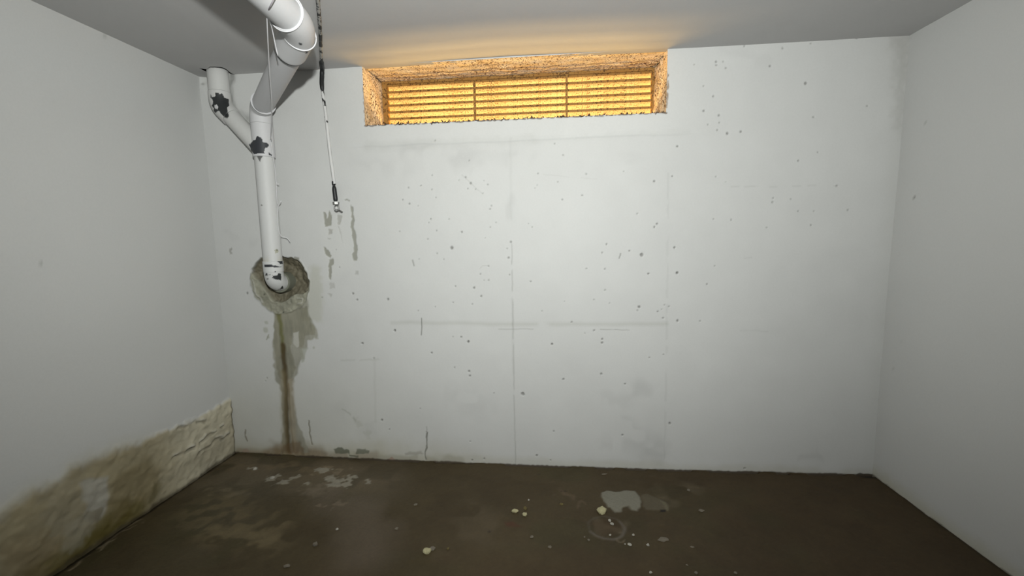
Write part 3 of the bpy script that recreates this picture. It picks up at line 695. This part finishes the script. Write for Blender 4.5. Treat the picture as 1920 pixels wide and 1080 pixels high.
def tube(name, path, rad, mat, step=.006, seg=40, base=(.72, .72, .71), caps=True, patches=(), noise=.0, wall=.0, parent=None, colour=None):
    """sweep along a path; rad is a number or list of (s, r) stations; patches are peeled-paint outlines on the side facing the room"""
    P, s = resample(path, step)
    if isinstance(rad, (int, float)): R = np.full(len(s), float(rad))
    else: R = np.interp(s, [a for a, _ in rad], [b for _, b in rad])
    T = np.gradient(P, axis=0); T /= np.linalg.norm(T, axis=1)[:, None]
    up = np.array([0, 0, 1.0]) if abs(T[0][2]) < .9 else np.array([1.0, 0, 0])
    nrm = np.cross(T[0], up); nrm /= np.linalg.norm(nrm)
    V = []; ang = np.linspace(0, 2*math.pi, seg, endpoint=False)
    for i in range(len(P)):
        nrm = nrm-T[i]*(nrm@T[i]); nrm /= np.linalg.norm(nrm); bn = np.cross(T[i], nrm)
        V.append(P[i]+R[i]*(np.cos(ang)[:, None]*nrm+np.sin(ang)[:, None]*bn))
    V = np.array(V); n = len(P)
    if noise:
        V += (vnoise(np.broadcast_to(s[:, None], (n, seg)), np.broadcast_to(ang*.05, (n, seg)), .02, 201)-.5)[..., None]*noise
    V = V.reshape(-1, 3)
    faces = [(i*seg+j, i*seg+(j+1) % seg, (i+1)*seg+(j+1) % seg, (i+1)*seg+j) for i in range(n-1) for j in range(seg)]
    me = bpy.data.meshes.new(name)
    if caps: faces += [tuple(range(seg))[::-1], tuple((n-1)*seg+j for j in range(seg))]
    me.from_pydata(V.tolist(), [], faces); me.update()
    C = np.ones((len(V), 4), np.float32); C[:, :3] = base
    if colour is not None: C[:, :3] = colour(np.repeat(s, seg), np.tile(ang, n))
    for outline, col, ctr in patches:
        ctr = np.array(ctr, float); nd = CAM-ctr; nd /= np.linalg.norm(nd)
        e1 = np.cross(nd, [0, 0, 1.0]); e1 /= np.linalg.norm(e1); e2 = np.cross(nd, e1)
        surf = ctr+nd*.045
        pts = []
        for (a, b) in outline:
            d = ray(a, b); t = ((surf-CAM)@nd)/(d@nd); q_ = CAM+d*t-surf; pts.append((q_@e1, q_@e2))
        q_ = V-surf; xx, yy = q_@e1, q_@e2
        xx = xx+(vnoise(xx+9, yy+9, .012, 211)-.5)*.004; yy = yy+(vnoise(xx+9, yy+9, .012, 212)-.5)*.004
        mk = (poly_sd(xx, yy, pts) < 0) & (((V-ctr)@nd) > -.01)
        C[mk, :3] = col
    C[:, :3] *= ALB
    at = me.attributes.new('surface_colour', 'FLOAT_COLOR', 'POINT'); at.data.foreach_set('color', C.ravel())
    me.polygons.foreach_set('use_smooth', np.array([len(f) == 4 for f in faces]))
    me.materials.append(mat); me.validate()
    o = bpy.data.objects.new(name, me); COL.objects.link(o)
    if parent is not None: child(o, parent)
    return o

PX, PY = .4065, -.062
pipe = thing('drain_pipe', (PX, PY, 1.04), 'white painted drain pipe with peeling joints running from ceiling down into the wall hole', 'pipe')
DARK = (.040, .043, .050); DARK2 = (.03, .034, .034)
E0 = hit(2, 2.142, 566, 53)        # elbow below the ceiling
J0 = np.array([PX+.002, PY-.004, 2.082])    # where the sloping pipe meets the stack
dirH = np.array([.055, -1.0, .018]); dirH /= np.linalg.norm(dirH)
dirD = (J0-E0)/np.linalg.norm(J0-E0)
LD = np.linalg.norm(J0-E0)
R0 = .053
WHITE = (.74, .74, .75)
tube('horizontal_pipe', [E0+dirH*.09, E0+dirH*2.6], .0560, M_PIPE, step=.02, base=WHITE, parent=pipe)
def spot(a, b, r):
    return [(a-r, b-r*.6), (a, b-r), (a+r, b-r*.3), (a+r*.8, b+r*.8), (a-r*.4, b+r)]
tube('pipe_elbow', fillet([E0+dirH*.108, E0, E0+dirD*.20], .085), [(0, .0590), (.004, .0600), (.10, .0600), (.17, .0600), (.24, .0610), (.29, .0625), (.30, .0615)],
     M_PIPE, step=.004, seg=72, base=WHITE, parent=pipe,
     patches=[([(528, 45), (533, 46), (536, 53), (530, 54), (527, 50)], DARK, E0+dirH*.07), (spot(563, 82, 3), DARK, E0+dirD*.08), (spot(574, 98, 3), DARK, E0+dirD*.16)])
tube('sloping_pipe', [E0+dirD*.17, J0-dirD*.03], R0, M_PIPE, step=.01, base=(.70, .70, .715), parent=pipe)
tube('coupling_gap', [E0+dirD*.1995, E0+dirD*.2065], .0617, M_BLACK, step=.002, seg=40, parent=pipe)  # solid black ring standing in for the dark gap under the coupling edge
tube('stack_elbow', fillet([J0-dirD*.105, J0, J0-np.array([0, 0, .085])], .06), [(0, .0575), (.03, .0575), (.06, .056), (.2, .056)], M_PIPE, step=.004, seg=64, base=WHITE, parent=pipe,
     patches=[(spot(495, 203, 3.2), DARK, J0-dirD*.05), (spot(489, 208, 2.5), DARK, J0), (spot(508, 206, 2), DARK, J0-dirD*.05),
              ([(473, 200), (482, 206), (492, 212), (481, 208)], DARK, J0)])
TZ = 1.86
TC = (PX, PY, TZ)
tee_patch = [([(482, 254), (492, 261), (493, 267), (501, 267), (504, 272), (502, 277), (497, 277), (496, 287), (476, 289), (471, 282), (472, 275), (467, 271), (474, 263), (478, 263)], DARK, TC),
             ([(503, 286), (511, 290), (509, 292), (503, 290)], DARK, TC), ([(507, 260), (509, 260), (509, 266), (507, 265)], DARK, TC)]
tube('branch_fitting', [(PX, PY, 2.02), (PX, PY, 1.815)], [(0, .0555), (.004, .0565), (.198, .0575), (.205, .0565)], M_PIPE, step=.003, seg=96, base=WHITE, parent=pipe, patches=tee_patch)
def vp_col(s, a):
    c = np.ones((len(s), 3))*np.array((.735, .74, .73))
    k = smooth(.55, .66, s)*smooth(.35, .6, vnoise(s*1.0, a*.05, .04, 221)); c = c*(1-k[:, None]*.22*np.array([.6, .8, 1.5]))
    return c
tube('vertical_pipe', [(PX, PY, 1.83), (PX+.002, PY, 1.22)], .0510, M_PIPE, step=.004, seg=80, parent=pipe, colour=vp_col,
     patches=[([(480, 290), (494, 290), (490, 297), (487, 304), (484, 298)], (.16, .16, .155), (PX, PY, 1.78)), (spot(490, 385, 2), (.3, .3, .28), (PX, PY, 1.5)),
              (spot(518, 471, 4), (.50, .50, .40), (PX, PY, 1.27)), (spot(519, 469, 1.5), (.2, .2, .15), (PX, PY, 1.27))])
BE = (PX+.004, PY, 1.14)
tube('wall_elbow', fillet([(PX+.002, PY, 1.225), (PX+.002, PY, 1.098), (PX-.004, PY+.16, 1.09)], .062), [(0, .0535), (.003, .0545), (.06, .054), (.063, .052), (.30, .052)], M_PIPE, step=.003, seg=96, base=(.74, .75, .74), parent=pipe,
     patches=[([(495, 496), (507, 496), (520, 499), (528, 500), (520, 501), (496, 501)], DARK, BE), ([(516, 487), (522, 485), (530, 484), (531, 495), (525, 495), (521, 491)], DARK, BE),
              ([(510, 521), (513, 517), (519, 516), (523, 512), (527, 514), (528, 526), (517, 524)], DARK2, BE), ([(521, 545), (526, 540), (530, 535), (532, 541), (525, 546)], DARK2, BE),
              (spot(499, 514, 2), DARK, BE), (spot(502, 523, 2), (.2, .2, .19), BE), (spot(516, 509, 1.5), DARK, BE), ([(497, 515), (512, 515), (512, 516.5), (497, 516.5)], (.25, .25, .24), BE)])
tube('wall_sleeve', [(PX-.002, PY+.050, 1.095), (PX-.006, PY+.16, 1.09)], [(0, .060), (.004, .062), (.2, .062)], M_PIPE, step=.006, base=(.22, .23, .18), parent=pipe)
# the branch up to the ceiling
BZ = 2.118
bdir = np.array([PX-.01-BRX, 0, -(BZ-1.862)])
tube('branch_pipe', [(BRX-.001, BRY, 2.42), (BRX, BRY, BZ+.04)], .0530, M_PIPE, step=.01, base=(.72, .72, .70), parent=pipe)
BEC = (BRX, BRY, BZ)
tube('branch_elbow', fillet([(BRX, BRY, BZ+.075), (BRX, BRY, BZ), tuple(np.array([BRX, BRY, BZ])+bdir*.26)], .045), [(0, .054), (.004, .056), (.2, .055)], M_PIPE, step=.003, seg=96, base=(.72, .72, .70), parent=pipe,
     patches=[([(394, 176), (397, 182), (403, 181), (404, 174), (410, 174), (411, 176), (417, 176), (420, 182), (429, 186), (429, 200), (426, 202), (427, 213), (429, 217), (425, 221), (420, 219), (414, 212),
                (411, 208), (408, 208), (403, 212), (400, 208), (402, 204), (397, 199), (399, 194), (398, 187), (394, 182)], DARK2, BEC),
              ([(402, 198), (406, 196), (409, 200), (408, 205), (404, 204)], (.74, .74, .74), BEC)])
tube('branch_arm', [tuple(np.array([BRX, BRY, BZ])+bdir*.22), (PX-.012, PY+.002, 1.860)], .0485, M_PIPE, step=.006, seg=56, base=(.72, .72, .70), parent=pipe,
     patches=[([(414, 205), (427, 205), (429, 217), (425, 221), (420, 219), (414, 212)], DARK2, (BRX+.02, BRY, BZ-.03)),
              ([(467, 271), (474, 263), (478, 258), (480, 289), (474, 289), (471, 282)], DARK, (PX-.03, PY, TZ))])
# ------------------------------------------------------------------ white cord tied round the pipe
cord = thing('tie_cord', tuple(E0+np.array([0, 0, .07])), 'thin white cord looped round the high pipe bend and hanging beside the stack', 'cord')
def loop_ring(c, d, r, tilt, cr=.0021, name='cord_loop', a0=0, a1=2*math.pi):
    d = np.array(d)/np.linalg.norm(d); e1 = np.cross(d, [0, 0, 1.0]); e1 /= np.linalg.norm(e1); e2 = np.cross(e1, d)
    pts = []
    for a in np.linspace(a0, a1, 49):
        pts.append(np.array(c)+r*(math.cos(a)*e1+math.sin(a)*e2)+d*(tilt[0]*math.cos(a)+tilt[1]*math.sin(a)))
    return tube(name, pts, cr, M_CORD, step=.006, seg=8, parent=cord)
loop_ring(E0+dirH*.106, dirH, .0625, (.0, .0), .0022)
loop_ring(E0+dirD*.045, dirD, .0622, (0, .0), .0026)
loop_ring(E0+dirD*.205, dirD, .0580, (0, 0), .0022)
loop_ring(J0-dirD*.105, dirD, .0590, (0, 0), .0024)
def at_depth(px, py, P):
    """the point on the view line through a pixel that is as far away as P"""
    d = ray(px, py); t = (np.array(P)-CAM)@AXF
    return CAM+d*t
K = at_depth(500, 27, E0+dirH*.17)+np.array([0, 0, 0])
tube('knot', [K+np.array([-.006, 0, 0]), K+np.array([.006, 0, -.004])], [(0, .003), (.006, .006), (.012, .003)], M_CORD, step=.002, seg=10, parent=cord)
side = at_depth(504, 100, J0-dirD*.25-np.array([0, .08, 0])); side2 = at_depth(510, 205, J0-np.array([0, .09, 0])); side3 = at_depth(507, 262, (PX, PY-.062, 1.87))
tube('cord_strand', catmull([K, K*.7+side3*.3+np.array([.004, 0, 0]), K*.35+side3*.65+np.array([.012, 0, 0]), side3]), .0020, M_CORD, step=.01, seg=8, parent=cord)
tube('cord_strand', catmull([K, at_depth(506, 12, E0+dirH*.20-np.array([0, .06, 0])), at_depth(514, -4, E0+dirH*.23-np.array([0, .06, 0])), at_depth(522, -25, E0+dirH*.27-np.array([0, .05, 0]))]), .0016, plain_mat('shaded_cord', (.42, .38, .43), .6, .1, 200), step=.01, seg=8, parent=cord)  # strand in shade: the shade is put into its greyer colour
tube('cord_strand', catmull([K, at_depth(509, 50, E0+dirH*.08), at_depth(515, 78, E0+dirH*.02), at_depth(521, 105, E0-np.array([0, -.03, 0]))]), .0020, M_CORD, step=.01, seg=8, parent=cord)
tube('cord_tail', catmull([side3, at_depth(511, 290, (PX, PY-.05, 1.8)), at_depth(516, 320, (PX+.04, PY-.03, 1.7)), at_depth(518, 342, (PX+.055, PY-.02, 1.65)), at_depth(523, 345, (PX+.07, PY-.02, 1.64))]), .0018, M_CORD, step=.01, seg=8, parent=cord)
tube('cord_tail', catmull([at_depth(518, 342, (PX+.055, PY-.02, 1.65)), at_depth(520, 380, (PX+.055, PY, 1.55)), at_depth(525, 382, (PX+.07, PY, 1.54)), at_depth(527, 376, (PX+.08, PY, 1.56))]), .0018, M_CORD, step=.01, seg=8, parent=cord)
tube('cord_tail', catmull([at_depth(522, 384, (PX+.06, PY, 1.54)), at_depth(520, 412, (PX+.055, PY-.02, 1.47)), at_depth(525, 440, (PX+.06, PY, 1.4)), at_depth(538, 446, (PX+.1, PY+.02, 1.38)), at_depth(544, 454, (PX+.12, PY+.03, 1.36))]), .0018, M_CORD, step=.01, seg=8, parent=cord)

# ------------------------------------------------------------------ cable and its anchor
anchor = onback(631, 392)
cable = thing('anchored_cable', (anchor[0], -.012, anchor[1]), 'peeling black and white cable hung from the ceiling to a small steel wall anchor', 'cable')
def ceil_pt(px, py, off=.009):
    p = hit(2, H-off+.004, px, py); return p
def wall_pt(px, py, off=.014):
    return hit(1, -off, px, py)
cp = [ceil_pt(594, -60), ceil_pt(596, 0), ceil_pt(600, 50), ceil_pt(602, 100), ceil_pt(603, 119, .012), wall_pt(604, 132, .016), wall_pt(604, 165, .016), wall_pt(611, 215, .018), wall_pt(618, 280, .018), wall_pt(627, 345, .016)]
sA = np.cumsum([0]+[np.linalg.norm(b-a) for a, b in zip(cp[:-1], cp[1:])])
s132, s165, s260 = sA[5], sA[6], sA[8]-.08
S1 = np.interp(65, [0, 50, 100], [sA[1], sA[2], sA[3]]); S2 = np.interp(84, [50, 100], [sA[2], sA[3]])
def cable_col(s, a):
    n = vnoise(s+a*.004, a*.01+3, .022, 231)*.6+vnoise(s, a*.012, .009, 235)*.4
    th = np.interp(s, [0, sA[1], S1-.02, S1, S2, S2+.01, sA[4]-.05, sA[4]-.03, s165, s165+.02, s260-.12, s260, 9], [.5, .5, .55, .1, .1, .60, .6, .05, .10, .55, .60, .95, .99])
    k = smooth(-.03, .03, n-th)[:, None]
    grey = np.array([.42, .42, .40]); white = np.array([.74, .74, .73]); blk = np.array([.012, .014, .015])
    lt = np.where((s < sA[4]-.04)[:, None], grey, white)
    return lt*(1-k)+blk*k
tube('cable_core', catmull(cp, 10), [(0, .0075), (sA[4]-.03, .0075), (sA[4]-.01, .0115), (s165, .0115), (s165+.02, .0080), (sA[-1], .0095)], M_PIPE, step=.003, seg=18, parent=cable, colour=cable_col, noise=.002)
a_, b_ = wall_pt(625, 339, .016), wall_pt(629.5, 377, .016)
Ls = np.linalg.norm(b_-a_)
tube('crimp_sleeve', [a_, b_], [(0, .008), (Ls*.06, .0100), (Ls*.16, .0100), (Ls*.24, .0070), (Ls*.32, .0105), (Ls*.40, .0120), (Ls*.9, .0125), (Ls, .010)], M_BLACK, step=.003, seg=16, parent=cable)
c_ = wall_pt(630.5, 384, .014)
bm = bmesh.new()
bmesh.ops.create_cone(bm, cap_ends=True, segments=6, radius1=.019, radius2=.017, depth=.014, matrix=Matrix.Translation(Vector(wall_pt(630, 381, .014))) @ Matrix.Rotation(math.radians(90), 4, 'Y') @ Matrix.Rotation(math.radians(90), 4, 'Y'))
child(obj('nut', bm, M_GALV, None, False), cable)
ec = wall_pt(631.5, 390.5, .012)
tube('eyelet', [ec+np.array([.013*math.cos(t)+.002*math.sin(t), -.001, .019*math.sin(t)]) for t in np.linspace(0, 2*math.pi, 28)], .0042, M_GALV, step=.003, seg=10, parent=cable, caps=False)
bm = bmesh.new()
bmesh.ops.create_cone(bm, cap_ends=True, segments=16, radius1=.009, radius2=.008, depth=.024, matrix=Matrix.Translation(Vector(ec)) @ Matrix.Rotation(math.radians(90), 4, 'X'))
child(obj('bolt', bm, plain_mat('bright_bolt', (.75, .75, .74), .35, .1, 60, .1), None), cable)
bm = bmesh.new()
bmesh.ops.create_cube(bm, size=1, matrix=Matrix.Translation(Vector(wall_pt(638, 396, .005))) @ Matrix.Rotation(.5, 4, 'Y') @ Matrix.Diagonal((.030, .010, .010, 1)))
bmesh.ops.bevel(bm, geom=bm.edges[:], offset=.002, segments=1, affect='EDGES')
child(obj('anchor_foot', bm, M_GALV, None, False), cable)

# ------------------------------------------------------------------ crumbs on the floor
M_CR = {'cream': plain_mat('cream_foam', (.50, .46, .27), .8, .12, 120, .5), 'white': plain_mat('white_plaster_chip', (.46, .44, .38), .8, .12, 120, .5),
        'tan': plain_mat('tan_plaster_chip', (.19, .165, .125), .85, .15, 120, .5), 'ochre': plain_mat('ochre_chip', (.16, .125, .045), .85, .2, 120, .5),
        'black': plain_mat('black_chip', (.012, .012, .012), .6, .2, 120)}
def floor_z(x, y):
    i = min(max(int(np.searchsorted(fl.us, x)), 0), len(fl.us)-1); j = min(max(int(np.searchsorted(fl.vs, y)), 0), len(fl.vs)-1)
    return fl.D[i, j]
def crumb(px, py, wpx, kind, label, flat=.45, name='plaster_chip', cat='debris', group=None, rot=None, asp=.7):
    x, y = onfloor(px, py)
    dist = (np.array([x, y, 0])-CAM)@AXF; r = wpx/2/FPX*dist*.92
    rnd = random.Random(int(px*7+py*13))
    bm = bmesh.new(); bmesh.ops.create_icosphere(bm, subdivisions=2, radius=1)
    for v in bm.verts:
        k = .62+.60*vnoise(np.array([v.co.x*1.7+px]), np.array([v.co.y*1.7+v.co.z*1.3+py]), .55, 241)[0]
        v.co *= k
        if v.co.z < -.45: v.co.z = -.45
    bmesh.ops.transform(bm, verts=bm.verts[:], matrix=Matrix.Diagonal((r*1.1, r*1.1*asp*1.3, r*flat*1.2, 1)))
    o = obj(name, bm, M_CR[kind], None, False)
    o.location = (x, y, floor_z(x, y)+r*flat*.50)
    o.rotation_euler = (0, 0, rot if rot is not None else rnd.uniform(0, 3))
    return tag(o, label, cat, group)
crumb(965.5, 956, 13, 'cream', 'cream rectangular foam scrap, left of the three pale bits mid-floor', .5, 'foam_scrap', rot=.1, asp=.6)
crumb(984, 962, 10, 'cream', 'pale cream foam scrap, front one of the three bits mid-floor', .6, 'foam_scrap', rot=.1)
crumb(985, 950, 9, 'ochre', 'dull ochre chip just behind the cream foam scraps mid-floor', .5)
crumb(991.5, 934, 4.5, 'white', 'tiny white speck behind the cream foam scraps', .7)
crumb(1129, 956, 20, 'cream', 'large pale yellow lump at the back of the round floor mark', .6, 'foam_scrap', asp=.8)
crumb(1053, 941, 8, 'ochre', 'small orange-brown chip left of the big pale floor patch', .3)
crumb(1143, 973, 7, 'white', 'thin white chip inside the round floor mark, rear one', .5)
crumb(1147.5, 980, 7.5, 'white', 'white chip inside the round floor mark, front one', .6)
crumb(1187.5, 1001, 5, 'white', 'small upright white chip right of the round floor mark', .8)
crumb(1181, 1019, 9, 'white', 'flat white chip in front of the round floor mark', .35)
crumb(1172, 1018, 3.5, 'white', 'tiny white speck beside the flat chip in front of the round mark', .6)
crumb(1215, 1021, 6, 'white', 'roundish white chip right of the flat chip by the round mark', .7)
crumb(1243, 1010, 21, 'tan', 'flat tan rectangular flake right of the round floor mark', .12, 'plaster_flake', rot=.05, asp=.5)
crumb(1315, 955, 12, 'tan', 'oval tan flake on bare floor towards the right wall', .3, 'plaster_flake', rot=.05, asp=.5)
crumb(1291, 916, 7, 'tan', 'small tan flake near the back wall right of the pale patches', .5, 'plaster_flake')
crumb(1133, 885, 11, 'tan', 'narrow tan flake lying close to the foot of the back wall', .15, 'plaster_flake', rot=.2, asp=.25)
crumb(800, 1034, 17, 'cream', 'large cream lump alone near the front of the floor', .6, 'foam_scrap', rot=.5)
crumb(811, 1028, 12, 'tan', 'tan crumb touching the back of the large front cream lump', .4)
crumb(591, 1021, 11, 'tan', 'pale tan crumb on the dark floor left of centre', .7)
crumb(538, 1062, 15, 'tan', 'elongated tan crumb nearest the front left of the floor', .4, asp=.4, rot=.2)
crumb(632, 991, 6, 'white', 'small pale crumb on the dusty floor left of centre', .7)
crumb(478.5, 879, 8, 'white', 'bright white chip on the floor near the left back corner', .6)
crumb(511, 895, 9, 'white', 'white flake on the dusty patch right of the corner chip', .3, 'plaster_flake')
crumb(1104, 1011, 5.5, 'tan', 'little tan crumb left front of the round floor mark', .6)
crumb(1096, 1005, 4, 'tan', 'tiny tan crumb left of the round floor mark', .6)
crumb(1144, 1000, 5, 'white', 'tiny white crumb on the front rim of the round mark', .5)
crumb(1220, 1073, 6, 'white', 'small white crumb at the front edge right of centre', .6)
crumb(1305, 1074, 7, 'tan', 'tan crumb at the front edge, second from the right', .7)
crumb(1379, 1074, 7, 'tan', 'tan crumb at the front edge, rightmost of the row', .7)
crumb(1288, 1058, 5, 'tan', 'tiny tan crumb just behind the front edge row', .5)
crumb(744, 989, 8, 'tan', 'faint tan crumb on bare floor between cream lump and wall', .4)
crumb(779, 943, 8, 'tan', 'faint tan flake on the floor below the wall crack', .2, 'plaster_flake')
crumb(840, 1027, 6, 'ochre', 'small brown crumb right of the large front cream lump', .5)
crumb(1298, 1024, 9, 'tan', 'dull flat flake in the dark right front of the floor', .12, 'plaster_flake', rot=0, asp=.4)
crumb(997, 1004, 8, 'tan', 'dull tan crumb in front of the cream foam scraps', .35)
crumb(1031, 1023, 8, 'tan', 'dull tan flake left of the round floor mark, nearer the camera', .25)
